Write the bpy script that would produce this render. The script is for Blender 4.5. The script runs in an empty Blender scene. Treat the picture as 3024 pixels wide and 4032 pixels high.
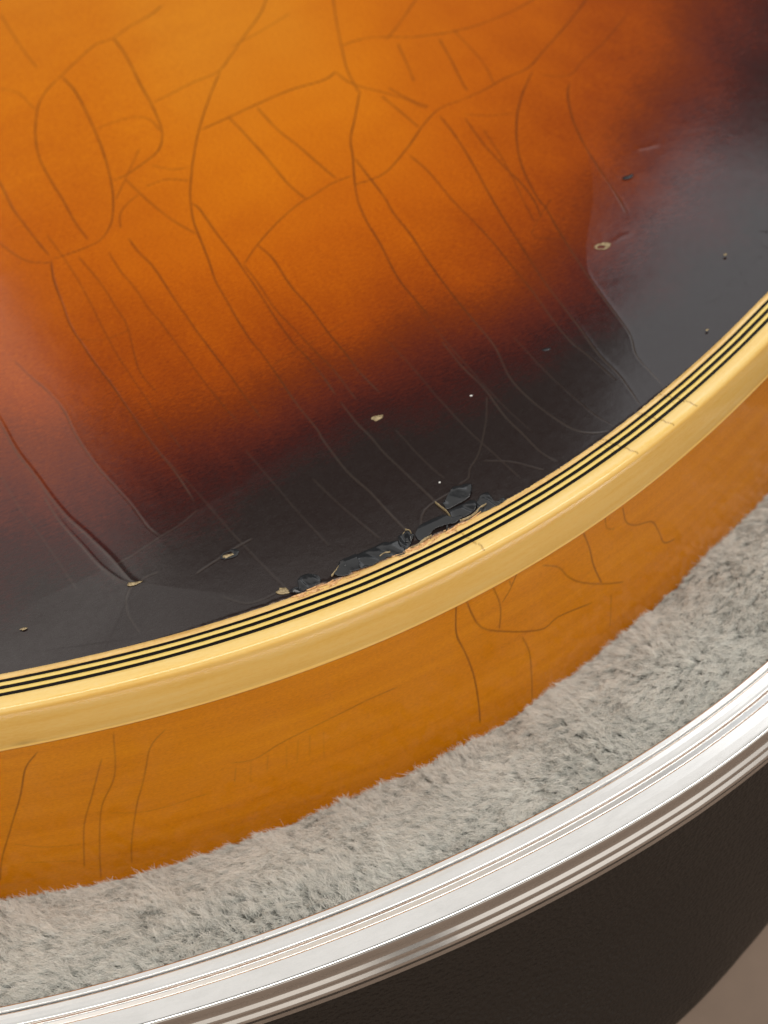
import bpy, math
import numpy as np
from mathutils import Matrix, Vector, kdtree
from mathutils.geometry import delaunay_2d_cdt

# ------------------------------------------------------------------ camera, world, lights, exposure
# All lengths below are written in millimetres and turned into metres by U.
U = 0.001
scene = bpy.context.scene
COL = scene.collection
R = math.radians

cam_data = bpy.data.cameras.new("camera")
cam = bpy.data.objects.new("camera", cam_data)
COL.objects.link(cam)
cam.matrix_world = Matrix(((0.99026807, 0.1391731, 0.0, 0.0),
                           (-0.09841024, 0.70022527, -0.70710678, 0.0),
                           (-0.09841024, 0.70022527, 0.70710678, 112 * U),
                           (0, 0, 0, 1)))
cam_data.sensor_fit = 'HORIZONTAL'
cam_data.sensor_width = 36
cam_data.lens = 18 / math.tan(R(15))
cam_data.clip_start = 0.005
cam_data.clip_end = 50
cam_data.dof.use_dof = True
cam_data.dof.focus_distance = 150 * U
cam_data.dof.aperture_fstop = 52
scene.camera = cam

scene.view_settings.view_transform = 'Standard'
scene.view_settings.look = 'None'
scene.view_settings.exposure = 0.0
scene.view_settings.gamma = 1.0

world = bpy.data.worlds.new("World")
scene.world = world
world.use_nodes = True
world.node_tree.nodes["Background"].inputs[0].default_value = (1.0, 0.93, 0.86, 1)
world.node_tree.nodes["Background"].inputs[1].default_value = 0.09

def panel(name, az, el, dist, w, h, radiance, color):
    """rectangular area light (window / bright ceiling, or an added fill panel) seen from the guitar at azimuth az (from +Y towards +X), elevation el"""
    d = Vector((math.sin(R(az)) * math.cos(R(el)), math.cos(R(az)) * math.cos(R(el)), math.sin(R(el))))
    ld = bpy.data.lights.new(name, 'AREA')
    ld.shape = 'RECTANGLE'; ld.size = w; ld.size_y = h
    ld.energy = radiance * w * h * math.pi
    ld.color = color
    o = bpy.data.objects.new(name, ld)
    COL.objects.link(o)
    o.location = Vector((0, 0.11, 0)) + d * dist
    o.rotation_euler = (-d).to_track_quat('-Z', 'Y').to_euler()
    return o

panel('ceiling_light', -6, 69.3, 1.6, 2.2, 1.35, 0.82, (1.0, 0.97, 0.93))
panel('overhead_fill', 165, 62, 1.7, 3.4, 0.42, 6.8, (1.0, 0.96, 0.9))  # unseen panel added to brighten the top and draw the binding's edge highlight
panel('window_right', 35.5, 42, 1.8, 1.05, 0.70, 1.15, (0.93, 0.96, 1.0))
panel('window_left', -31, 34, 1.8, 0.75, 0.9, 0.78, (1.0, 0.93, 0.88))
panel('front_fill', 190, 16, 2.2, 2.4, 0.95, 0.80, (1.0, 0.88, 0.76))  # added behind the camera to fill the guitar side and light the trim ribs
panel('side_fill', 128, 16, 2.2, 2.2, 0.95, 0.85, (1.0, 0.90, 0.80))  # added off to the side so the right-hand trim ribs catch a reflection

# ------------------------------------------------------------------ traced lines of the real objects (mm, guitar top = z 0)
TOP_CRACKS = [
 (0.7, 1.0, [(-43.59, 222.92), (-45.43, 218.79), (-46.2, 213.73), (-45.9, 205.68), (-44.72, 198.46), (-42.67, 191.97), (-40.36, 185.66), (-38.32, 179.65), (-36.03, 174.08)]),
 (0.85, 1.0, [(-42.88, 223.9), (-40.01, 217.26), (-37.27, 207.61), (-35.06, 198.61), (-33.5, 190.23), (-32.81, 183.73), (-32.86, 177.69), (-34.04, 173.88), (-35.95, 172.34), (-38.51, 171.26), (-40.9, 170.43)]),
 (0.7, 1.0, [(-43.59, 222.92), (-40.61, 228.47), (-37.69, 233.4), (-34.95, 234.7), (-31.85, 238.49), (-28.27, 241.8), (-26.26, 244.77)]),
 (0.8, 1.0, [(-53.04, 199.31), (-50.27, 192.65), (-47.92, 185.72), (-45.82, 180.92), (-43.4, 175.6), (-41.29, 171.37)]),
 (0.6, 1.0, [(-51.12, 179.85), (-48.77, 176.34), (-46.51, 173.2), (-44.01, 170.62), (-41.01, 169.62)]),
 (0.9, 1.0, [(-41.05, 170.19), (-40.44, 165.91), (-38.97, 160.24), (-37.56, 154.8), (-35.8, 150.45), (-34.1, 146.43), (-31.84, 141.75), (-29.03, 135.36), (-27.23, 131.13), (-25.5, 127.46), (-23.27, 122.99), (-21.13, 117.92)]),
 (0.8, 1.0, [(-34.56, 235.0), (-32.14, 227.62), (-29.77, 218.2), (-27.74, 210.81), (-26.17, 203.85), (-25.76, 199.54), (-26.42, 195.62), (-29.18, 192.03), (-31.22, 189.96), (-32.93, 189.12)]),
 (0.6, 1.0, [(-27.37, 210.71), (-24.41, 212.86), (-21.03, 215.32), (-16.84, 217.59), (-14.84, 221.75), (-11.93, 229.08), (-8.88, 236.74), (-7.36, 244.35)]),
 (0.5, 1.0, [(-36.06, 205.13), (-33.18, 206.49), (-29.89, 207.02), (-27.65, 205.33), (-26.14, 201.73)]),
 (0.9, 1.0, [(-16.46, 217.48), (-18.27, 209.64), (-19.81, 201.4), (-20.75, 194.11), (-21.2, 187.67), (-21.43, 181.44), (-21.01, 175.31), (-20.21, 171.05), (-18.98, 165.13), (-18.1, 160.06), (-16.63, 155.03), (-15.22, 150.18), (-13.57, 145.43), (-12.48, 143.01), (-10.65, 138.01), (-8.41, 131.8), (-6.46, 127.17), (-5.79, 124.98), (-3.51, 119.34), (-1.21, 115.43), (0.08, 112.75), (1.35, 110.14), (2.93, 107.16)]),
 (1, 1.0, [(-21.43, 179.92), (-20.16, 178.08), (-17.92, 171.63), (-15.76, 166.01), (-13.7, 160.08), (-12.02, 154.97), (-10.14, 149.01), (-8.05, 143.24), (-7.51, 142.37), (-5.48, 137.78), (-3.82, 132.98)]),
 (0.6, 1.0, [(-14.25, 162.9), (-12.23, 157.61), (-10.86, 153.17), (-9.5, 149.85), (-8.14, 147.08), (-5.52, 141.46), (-3.74, 137.85), (-1.4, 131.59)]),
 (1, 1.0, [(-12.2, 167.09), (-10.12, 162.99), (-7.96, 156.08), (-5.8, 150.98), (-3.8, 145.13), (-1.83, 140.17), (-0.43, 136.21), (1.48, 132.26)]),
 (0.7, 1.0, [(-14.09, 162.86), (-12.21, 166.81), (-9.08, 171.75), (-6.27, 175.17), (-3.48, 177.47), (-0.63, 179.8), (2.16, 180.95)]),
 (0.8, 1.0, [(-15.45, 202.68), (-13.24, 197.53), (-10.01, 189.27), (-7.27, 181.52), (-4.86, 176.61)]),
 (0.7, 1.0, [(-10.86, 204.28), (-7.92, 196.77), (-4.72, 190.5), (-1.99, 184.56), (-0.21, 180.94)]),
 (1.2, 1.0, [(-19.65, 199.96), (-15.64, 202.38), (-10.82, 205.35), (-5.54, 208.28), (0.12, 210.04), (2.14, 212.12)]),
 (0.6, 1.0, [(2.14, 212.12), (3.72, 208.63), (5.73, 206.2), (9.08, 203.41), (12.38, 200.31), (14.23, 197.66), (15.22, 197.03)]),
 (0.6, 1.0, [(3.62, 242.73), (3.63, 237.3), (3.58, 228.62), (3.71, 220.31), (4.02, 212.35), (5.21, 204.5)]),
 (0.9, 1.0, [(5.45, 205.17), (4.08, 197.65), (2.83, 191.14), (2.74, 185.89), (2.49, 180.86), (2.46, 174.74), (3.13, 169.27), (4.49, 163.28), (6.1, 154.83), (7.69, 149.85), (9.27, 145.52)]),
 (0.9, 1.0, [(2.91, 185.84), (4.47, 180.35), (6.2, 174.39), (7.07, 170.03), (8.97, 163.85), (10.43, 157.49), (12.11, 151.34), (13.79, 145.95), (14.82, 142.8), (16.38, 137.75), (17.17, 131.9), (18.7, 127.67), (20.77, 123.88), (22.92, 120.97), (24.87, 119.96), (26.85, 119.86)]),
 (0.6, 1.0, [(-31.19, 188.99), (-29.01, 184.63), (-26.21, 179.61), (-23.5, 175.35), (-20.54, 171.7)]),
 (0.5, 1.0, [(-28.01, 185.94), (-24.93, 187.04), (-21.65, 185.87)]),
 (0.4, 1.0, [(-27.25, 191.85), (-24.26, 189.76), (-21.65, 189.73)]),
 (0.4, 1.0, [(-31.47, 175.86), (-31.59, 179.76), (-30.32, 182.48), (-29.0, 184.0)]),
 (0.8, 1.0, [(-30.22, 172.94), (-28.66, 169.14), (-26.65, 165.34), (-24.69, 160.03), (-22.79, 154.93), (-20.67, 149.46), (-18.92, 145.21), (-16.67, 139.79), (-14.78, 134.91), (-12.95, 130.64)]),
 (0.5, 1.0, [(-32.91, 170.18), (-31.13, 165.32), (-29.1, 161.08), (-27.12, 155.93), (-25.22, 151.97), (-22.18, 144.71), (-19.87, 139.13), (-17.64, 134.22), (-15.76, 130.39)]),
 (0.5, 1.0, [(-37.14, 170.08), (-33.58, 162.67), (-31.48, 156.95), (-29.81, 152.53), (-28.07, 143.22), (-25.64, 138.15)]),
 (0.7, 1.0, [(3.52, 220.37), (7.1, 221.74), (10.88, 221.43), (15.34, 220.1), (20.28, 219.84), (26.19, 220.94), (32.45, 224.05), (36.47, 227.09), (39.28, 229.7)]),
 (0.7, 1.0, [(19.67, 218.0), (20.59, 210.62), (21.38, 202.86), (21.78, 200.55)]),
 (0.9, 1.0, [(20.7, 197.98), (16.9, 196.21), (13.93, 192.18), (10.83, 186.34), (6.79, 180.36), (2.25, 178.44)]),
 (0.8, 1.0, [(20.7, 197.98), (24.2, 199.87), (27.85, 202.48), (31.85, 204.68), (34.78, 208.79), (38.84, 214.68), (43.73, 222.27), (46.32, 227.49)]),
 (1.0, 2.2, [(32.37, 203.41), (29.92, 197.53), (27.96, 191.07), (26.68, 183.4), (26.37, 176.49), (27.06, 169.06), (27.8, 165.95), (28.43, 160.7), (29.42, 154.48), (30.56, 147.99), (31.75, 142.27), (32.88, 136.79), (32.76, 132.44), (33.69, 129.14), (34.72, 125.9)]),
 (0.9, 1.0, [(37.21, 198.35), (36.27, 194.32), (35.71, 186.9), (36.18, 178.93), (37.05, 171.86), (37.81, 166.31), (38.19, 162.19)]),
 (0.8, 1.0, [(20.29, 192.49), (21.7, 185.39), (23.46, 179.13), (25.68, 172.39), (26.56, 168.01), (26.8, 163.92)]),
 (0.9, 2.2, [(16.64, 194.19), (18.23, 187.65), (19.73, 178.86), (20.68, 171.88), (21.81, 164.6), (22.98, 158.2), (24.09, 152.1), (25.43, 146.19), (27.1, 139.51), (27.99, 135.32), (28.81, 132.43), (30.05, 129.07), (31.24, 123.29)]),
 (0.8, 2.2, [(10.95, 184.36), (13.33, 178.66), (15.63, 170.79), (17.96, 164.43), (19.67, 159.01), (21.24, 153.3), (22.94, 147.28), (24.09, 142.11), (25.47, 137.08), (27.09, 133.71), (29.39, 128.56)]),
 (0.6, 1.0, [(9.94, 204.64), (12.73, 200.21), (15.26, 197.37)]),
 (0.6, 1.0, [(8.63, 202.45), (11.23, 196.38), (13.18, 191.71)]),
 (0.5, 1.0, [(12.86, 218.41), (13.58, 211.12), (14.07, 205.68)]),
 (0.5, 1.0, [(18.17, 234.54), (13.54, 224.76), (11.17, 220.53)]),
 (0.4, 1.0, [(33.56, 201.96), (37.68, 200.77), (40.64, 204.77), (44.95, 209.68), (50.43, 217.7)]),
 (0.4, 1.0, [(20.43, 193.49), (23.76, 192.23), (27.56, 191.86)]),
 (0.9, 8.0, [(-47.28, 141.04), (-45.12, 136.62), (-42.97, 131.5), (-40.03, 126.01), (-38.44, 122.94), (-36.02, 118.63), (-33.17, 114.75), (-30.68, 111.04), (-28.26, 107.11), (-27.23, 106.41)]),
 (0.9, 8.0, [(-38.66, 122.21), (-36.49, 117.6), (-34.17, 113.86), (-31.66, 109.83), (-29.27, 107.13), (-27.99, 106.38)]),
 (0.8, 1.0, [(-44.43, 148.73), (-42.03, 144.91), (-39.73, 141.66), (-37.44, 137.6), (-35.41, 132.01), (-32.62, 126.09), (-30.29, 122.07), (-28.03, 118.17), (-26.38, 114.87), (-25.05, 113.16)]),
 (0.6, 1.0, [(-27.23, 106.41), (-26.74, 107.16), (-25.23, 107.73)]),
 (0.4, 1.0, [(-27.99, 106.38), (-28.57, 104.81), (-28.38, 102.46), (-27.08, 99.64)]),
 (0.6, 1.0, [(-20.93, 106.74), (-18.63, 108.37), (-17.08, 109.47), (-14.74, 110.79)]),
 (0.5, 1.0, [(-29.87, 109.83), (-28.35, 110.59), (-25.04, 112.98), (-22.71, 114.52), (-20.87, 116.37)]),
 (0.3, 1.0, [(-18.23, 102.87), (-15.79, 101.42), (-13.81, 101.71), (-12.3, 102.42)]),
 (0.4, 1.0, [(-7.54, 119.0), (-5.66, 115.57), (-3.57, 112.2), (-0.87, 108.08)]),
 (0.9, 1.0, [(-3.36, 131.58), (-1.75, 127.42), (-0.35, 124.65), (0.95, 121.56), (3.18, 117.39), (5.33, 113.37), (6.66, 110.53), (7.14, 109.35)]),
 (0.8, 1.0, [(10.08, 140.28), (11.73, 135.32), (13.86, 130.44), (15.5, 125.0), (17.08, 121.39), (18.62, 117.9), (20.12, 116.03)]),
 (0.5, 1.0, [(14.01, 128.69), (13.21, 124.25), (11.67, 119.34), (10.26, 116.91), (9.92, 115.45), (8.62, 114.57)]),
 (0.5, 1.0, [(11.99, 117.9), (15.04, 117.08), (18.37, 115.05)]),
 (0.5, 1.0, [(3.69, 108.25), (4.11, 110.68), (5.18, 112.1), (7.71, 113.63), (8.57, 114.21)]),
 (0.3, 1.0, [(2.68, 125.24), (4.42, 121.24), (5.92, 118.18), (7.23, 115.99)]),
 (0.3, 1.0, [(-55.56, 250.16), (-50.68, 236.4), (-47.25, 227.96)]),
 (0.35, 1.0, [(-42.17, 177.05), (-38.33, 168.14), (-35.35, 159.92), (-32.84, 152.23), (-30.5, 145.63), (-27.37, 138.08), (-25.0, 132.35), (-22.46, 126.83)]),
 (0.3, 1.0, [(-24.38, 125.6), (-20.85, 119.39), (-17.52, 113.13), (-14.1, 107.15), (-11.08, 102.18)]),
 (0.3, 1.0, [(-15.07, 125.29), (-12.06, 119.15), (-9.2, 113.31), (-6.45, 108.11)]),
 (0.35, 1.0, [(-29.29, 197.06), (-32.4, 183.63)]),
 (0.3, 1.0, [(-53.02, 222.48), (-49.73, 220.0), (-46.59, 213.84)]),
 (0.35, 1.0, [(3.06, 142.81), (5.84, 136.18), (8.42, 129.47), (10.92, 123.5), (13.22, 119.02), (15.62, 114.28)]),
 (0.3, 1.0, [(7.6, 149.07), (10.43, 140.67), (13.14, 133.23), (15.76, 126.61), (18.19, 121.57)]),
 (0.4, 1.0, [(22.5, 188.49), (24.1, 178.96), (25.1, 168.97), (25.69, 163.06)]),
 (0.3, 1.0, [(22.28, 220.47), (25.23, 209.27), (26.14, 200.77)]),
 (0.3, 1.0, [(-44.26, 127.28), (-41.56, 121.25), (-38.77, 116.21), (-36.08, 111.02), (-34.06, 106.85)]),
 (0.35, 1.0, [(-36.45, 151.28), (-32.77, 150.45), (-29.48, 151.66)]),
 (0.3, 1.0, [(-11.12, 140.39), (-6.56, 143.57), (-1.26, 147.16)]),
 (0.35, 1.0, [(18.93, 139.21), (21.65, 131.79), (24.19, 126.06), (26.16, 122.32), (27.89, 120.33)]),
 (0.4, 1.0, [(-14.37, 225.66), (-10.37, 228.61), (-4.17, 234.42)]),
 (0.4, 1.0, [(28.82, 168.02), (24.93, 160.46), (27.14, 158.81), (29.23, 158.3)]),
]
SIDE_CRACKS = [
 (1.2, [(8.65, -6.3), (8.3, -10.8), (9.0, -14.1), (9.8, -18.1), (10.2, -21.8), (10.4, -26.5), (10.35, -29.2)]),
 (1, [(9.95, -6.6), (10.9, -10.6), (12.05, -12.8), (14.45, -14.9), (17.7, -17.3), (20.4, -18.7), (22.5, -18.2), (27.75, -19.8)]),
 (0.9, [(13.35, -6.2), (14.1, -9.2), (14.25, -11.3), (13.9, -14.1)]),
 (0.8, [(16.9, -6.1), (15.75, -8.4), (14.55, -9.9)]),
 (0.6, [(15.65, -7.0), (15.9, -8.1), (16.1, -7.5)]),
 (0.7, [(17.0, -17.8), (17.9, -21.1), (18.1, -25.2), (18.1, -30.7)]),
 (0.8, [(20.3, -7.7), (22.65, -9.8), (24.05, -12.4), (26.2, -15.0), (29.65, -17.9), (33.3, -20.4)]),
 (1, [(26.4, -6.7), (27.3, -9.7), (28.05, -13.4), (29.4, -17.5)]),
 (1, [(32.7, -7.1), (33.35, -9.9), (35.0, -11.7), (38.0, -13.4), (39.4, -16.1), (40.7, -19.2), (42.85, -20.3)]),
 (0.6, [(31.05, -21.1), (31.0, -26.8)]),
 (0.6, [(29.8, -6.5), (30.2, -8.7), (31.4, -9.6)]),
 (0.9, [(-38.65, -7.9), (-40.55, -10.2), (-42.2, -14.4), (-44.75, -19.9), (-47.5, -25.8), (-49.05, -30.3)]),
 (0.6, [(-32.65, -11.3), (-35.05, -17.0), (-37.35, -22.6), (-39.35, -30.7)]),
 (0.6, [(-30.5, -7.5), (-32.05, -14.6), (-34.7, -19.8), (-36.6, -26.7), (-38.15, -33.7)]),
 (0.6, [(-25.15, -8.9), (-27.4, -11.3), (-29.3, -16.6), (-31.15, -21.3), (-33.0, -27.2), (-34.05, -31.8)]),
 (0.6, [(-19.7, -17.9), (-17.15, -18.4), (-14.25, -17.3), (-11.5, -16.6), (-8.1, -16.0), (-3.0, -15.3), (0.4, -15.3)]),
 (0.2, [(-17.55, -18.6), (-18.2, -22.3)]),
 (0.28, [(-15.6, -18.7), (-16.1, -21.2)]),
 (0.2, [(-13.3, -17.8), (-13.9, -21.9)]),
 (0.2, [(-11.9, -17.7), (-12.65, -21.7)]),
 (0.28, [(-10.55, -17.6), (-11.05, -21.3)]),
 (0.2, [(-8.9, -17.7), (-9.5, -22.2)]),
 (0.5, [(-19.35, -19.0), (-19.95, -21.4)]),
 (0.35, [(-45.5, -23.5), (-42.3, -25.2), (-38.55, -25.9)]),
 (0.35, [(-34.0, -21.3), (-29.85, -22.5), (-23.15, -22.1)]),
 (0.35, [(-45.55, -27.4), (-39.85, -29.0)]),
]
SCRATCHES = [(0.6, [(42.07, 139.29), (45.01, 141.15), (47.66, 142.34), (49.23, 143.54)]), (0.6, [(47.48, 143.95), (49.86, 145.78), (52.5, 148.39)]), (0.8, [(55.36, 153.28), (54.08, 153.88), (53.09, 152.7), (53.24, 150.98), (54.29, 149.61)]), (0.5, [(43.25, 177.77), (44.9, 178.0), (45.84, 178.25)]), (0.4, [(35.12, 156.27), (36.29, 157.13), (37.34, 157.45)])]
BLACK_ISO = [(-53.3, 112.77), (-42.81, 111.47), (-29.93, 111.82), (-22.19, 115.74), (-13.61, 120.47), (-5.83, 124.42), (1.56, 127.39), (11.24, 129.54), (20.39, 134.12), (28.7, 138.68), (37.19, 145.42), (46.1, 154.68), (56.93, 169.09), (68.38, 192.32), (79.97, 213.56), (98.35, 248.29)]
ORANGE_ISO = [(-57.61, 143.99), (-45.65, 142.31), (-27.96, 138.47), (-10.47, 141.91), (6.67, 148.59), (19.66, 154.73), (24.26, 160.07), (31.34, 170.93), (39.79, 186.45), (48.54, 203.98), (54.74, 221.4), (61.68, 240.85), (72.07, 266.2)]
CENTRE = (-31.94, 313.5)
FACET_RIGHT = [(37.61, 200.42), (36.33, 194.3), (35.78, 186.88), (35.86, 179.01), (35.49, 172.27), (34.12, 165.51), (32.22, 159.21), (30.85, 153.61), (30.56, 147.99), (31.75, 142.27), (32.88, 136.79), (32.76, 132.44), (33.69, 129.14), (34.72, 125.9)]
FACET_RIGHT2 = [(25.43, 146.19), (27.1, 139.51), (27.99, 135.32), (28.81, 132.43), (30.05, 129.07), (31.24, 123.29)]
FACET_LEFT = [(-44.43, 148.73), (-42.03, 144.91), (-39.73, 141.66), (-37.44, 137.6), (-35.41, 132.01), (-32.62, 126.09), (-31.15, 123.41)]
FACET_LEFTLOW = [(-42.97, 131.5), (-40.03, 126.01), (-38.44, 122.94), (-36.02, 118.63), (-33.17, 114.75), (-30.68, 111.04), (-28.26, 107.11), (-27.23, 106.41)]
FACET_LEFTLOW2 = [(-38.66, 122.21), (-36.49, 117.6), (-34.17, 113.86), (-31.66, 109.83), (-29.27, 107.13), (-27.99, 106.38)]
FACET_LOW = [(-29.87, 109.83), (-28.35, 110.59), (-25.04, 112.98), (-22.71, 114.52), (-20.87, 116.37), (-16.86, 118.97), (-11.35, 122.92)]
FACET_TOPLEFT = [(-11.93, 229.08), (-14.84, 221.75), (-18.27, 209.64), (-19.81, 201.4), (-20.75, 194.11), (-21.2, 187.67), (-21.65, 185.87), (-24.93, 187.04), (-27.66, 185.85), (-30.32, 182.48), (-31.59, 179.76), (-31.47, 175.86), (-34.04, 173.88), (-35.95, 172.34), (-38.51, 171.26), (-40.9, 170.43)]
FACET_LEFTCHIP = [(-27.99, 106.38), (-28.57, 104.81), (-28.38, 102.46), (-27.08, 99.64)]
FLAKES = {'a': [(-10.1, 103.11), (-9.71, 104.03), (-8.96, 104.23), (-7.84, 103.68), (-7.65, 102.87), (-8.08, 102.62), (-9.08, 102.26), (-9.67, 101.93), (-9.98, 102.21)], 'b': [(-6.2, 103.59), (-5.65, 104.38), (-5.42, 105.24), (-4.55, 105.75), (-3.69, 106.04), (-3.44, 105.08), (-3.38, 103.94), (-4.22, 103.66), (-4.92, 103.23), (-5.73, 103.28)], 'c': [(-3.61, 106.02), (-2.66, 106.41), (-1.63, 106.79), (-0.58, 107.27), (0.06, 106.92), (1.06, 106.96), (1.62, 105.93), (1.62, 105.24), (0.7, 105.08), (-0.47, 104.96), (-1.86, 104.33), (-2.88, 103.96), (-3.38, 103.94), (-3.52, 105.1)], 'd': [(1.13, 107.64), (1.71, 108.34), (2.21, 108.31), (2.55, 107.59), (2.34, 106.48), (1.59, 105.7), (1.18, 106.47)], 'e': [(2.99, 107.74), (3.33, 108.49), (4.0, 109.19), (5.25, 109.77), (6.45, 109.89), (7.23, 109.38), (8.43, 109.5), (7.65, 108.7), (6.62, 108.55), (5.22, 108.12), (4.08, 107.06), (3.4, 106.92), (3.1, 107.25)], 'f': [(6.51, 111.68), (7.35, 112.85), (8.38, 114.12), (9.42, 114.16), (10.06, 113.79), (9.68, 112.38), (9.12, 112.01), (8.19, 111.47), (6.93, 110.94)], 'g': [(7.07, 110.72), (8.34, 111.32), (9.6, 111.79), (10.15, 111.44), (10.11, 110.6), (9.32, 109.8), (8.08, 109.45), (7.25, 109.49)], 'h': [(10.23, 111.42), (11.08, 112.59), (11.75, 112.46), (12.21, 111.03), (13.13, 111.45), (13.42, 111.15), (12.29, 110.41), (11.03, 109.94), (10.17, 109.87)]}
SLIVERS = [[(5.75, 112.18), (6.24, 111.42), (6.73, 110.66), (7.03, 109.86), (7.18, 109.17)], [(-5.43, 104.91), (-5.79, 104.24), (-6.17, 103.77), (-6.48, 103.33)], [(11.26, 110.83), (10.48, 110.33), (9.66, 109.5), (8.9, 109.08), (8.06, 108.84)], [(4.73, 107.23), (3.87, 106.76), (3.11, 106.12), (2.27, 105.81)], [(-1.1, 105.2), (-0.5, 105.56), (0.08, 105.6)], [(2.01, 108.65), (2.49, 108.31), (2.6, 107.73)]]
CHIPS = [(33.46, 155.42), (0.81, 127.71), (-17.25, 108.87), (-11.71, 102.37), (22.53, 135.91), (12.22, 129.33), (6.65, 115.35), (-39.39, 102.22), (40.31, 170.77), (48.37, 149.88), (48.14, 147.25), (42.17, 135.33), (-27.74, 106.67)]
DAMAGE_S = [(-11.4, 4.46), (-6.85, 4.81), (-2.7, 5.13), (-0.35, 4.98), (2.55, 4.72), (4.65, 4.26), (8.05, 5.05), (11.2, 4.58), (15.7, 4.18), (18.35, 3.95)]
BINDING_TICKS = [(12.6, 0.6), (34.8, 0.65), (41.1, 0.62), (45.45, 0.42), (37.2, 6.9)]
PLUSH_EDGE = [(-50.0, -33.6), (-40.6, -33.1), (-31.9, -33.0), (-18.8, -31.5), (-5.8, -29.6), (7.7, -30.6), (20.2, -29.4), (33.6, -28.7), (47.3, -26.9), (60.85, -30.3), (65.3, -28.6)]
FLOOR_EDGE = [(44.0, 93.6, -70.0), (39.6, 90.8, -70.0), (34.3, 86.2, -70.0), (28.4, 81.3, -70.0), (46.5, 102.3, -70.0), (40.8, 94.1, -70.0)]
# ------------------------------------------------------------------ helpers
rng = np.random.default_rng(7)

def heading_curve(p, s_lo, s_hi, step=0.25):
    """plan curve given by its heading (polynomial of arc length s/50), held at constant bend beyond the ends"""
    s = np.arange(s_lo, s_hi + step, step)
    def th(q):
        u = np.clip(q, -62, 82) / 50
        v = np.polyval(np.array(p[2:])[::-1], u)
        return v + (q / 50 - u) * 0.33
    t = th(s)
    m = th((s[1:] + s[:-1]) / 2)
    X = np.r_[0, np.cumsum(np.cos(m) * step)]
    Y = np.r_[0, np.cumsum(np.sin(m) * step)]
    i = np.argmin(abs(s))
    return s, X - X[i] + p[0], Y - Y[i] + p[1], t

class Curve:
    def __init__(self, p, lo=-150, hi=170):
        self.s, self.x, self.y, self.t = heading_curve(p, lo, hi)
    def at(self, s, inward=0.0):
        s = np.asarray(s, float)
        t = np.interp(s, self.s, self.t)
        return (np.interp(s, self.s, self.x) - np.sin(t) * inward,
                np.interp(s, self.s, self.y) + np.cos(t) * inward)

EDGE = Curve((-1.5754, 99.2834, 0.3429, 0.4146, 0.0272, -0.0719))       # outer top corner of the guitar binding
RIM = Curve((-0.5706, 80.5994, 0.3174, 0.2484, 0.0253, 0.0546))         # inner edge of the aluminium trim

def _hash(ix, iy, seed):
    n = (ix.astype(np.int64) * 374761393 + iy.astype(np.int64) * 668265263 + seed * 974634777) & 0x7fffffff
    n = ((n ^ (n >> 13)) * 1274126177) & 0x7fffffff
    n = n ^ (n >> 16)
    return (n & 0xffff) / 65535.0

def vnoise(x, y, seed=0):
    ix = np.floor(x); iy = np.floor(y)
    fx = x - ix; fy = y - iy
    fx = fx * fx * (3 - 2 * fx); fy = fy * fy * (3 - 2 * fy)
    a = _hash(ix, iy, seed); b = _hash(ix + 1, iy, seed); c = _hash(ix, iy + 1, seed); d = _hash(ix + 1, iy + 1, seed)
    return (a + (b - a) * fx) * (1 - fy) + (c + (d - c) * fx) * fy

def fnoise(x, y, seed=0, octaves=3):
    r = 0; amp = 0.5; tot = 0
    for k in range(octaves):
        r = r + amp * vnoise(x * 2 ** k + 17.3 * k, y * 2 ** k - 9.1 * k, seed + k)
        tot += amp; amp *= 0.5
    return r / tot

def smooth_line(pts, step=0.5):
    """Catmull-Rom through the traced points"""
    P = np.array(pts, float)
    if len(P) < 3:
        n = max(2, int(np.hypot(*(P[-1] - P[0])) / step) + 1)
        return P[0] + (P[-1] - P[0]) * np.linspace(0, 1, n)[:, None]
    Q = np.vstack([2 * P[0] - P[1], P, 2 * P[-1] - P[-2]])
    out = []
    for i in range(1, len(Q) - 2):
        n = max(2, int(np.hypot(*(Q[i + 1] - Q[i])) / step))
        t = np.linspace(0, 1, n, endpoint=False)[:, None]
        a, b, c, d = Q[i - 1], Q[i], Q[i + 1], Q[i + 2]
        out.append(0.5 * (2 * b + (c - a) * t + (2 * a - 5 * b + 4 * c - d) * t ** 2 + (3 * b - a - 3 * c + d) * t ** 3))
    out.append(P[-1:])
    return np.vstack(out)

def line_field(X, Y, line, reach, fn):
    """calls fn(index, distance, signed side, fraction along) for the vertices within reach of the polyline"""
    n = len(line) - 1
    for i in range(n):
        a, b = line[i], line[i + 1]
        m = (X > min(a[0], b[0]) - reach) & (X < max(a[0], b[0]) + reach)
        idx = np.nonzero(m)[0]
        if not len(idx): continue
        yy = Y[idx]
        idx = idx[(yy > min(a[1], b[1]) - reach) & (yy < max(a[1], b[1]) + reach)]
        if not len(idx): continue
        ab = b - a; L2 = (ab * ab).sum() + 1e-12
        px = X[idx] - a[0]; py = Y[idx] - a[1]
        t = np.clip((px * ab[0] + py * ab[1]) / L2, 0, 1)
        d = np.hypot(px - t * ab[0], py - t * ab[1])
        sg = (ab[0] * py - ab[1] * px) / math.sqrt(L2)
        fn(idx, d, sg, (i + t) / n)

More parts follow.
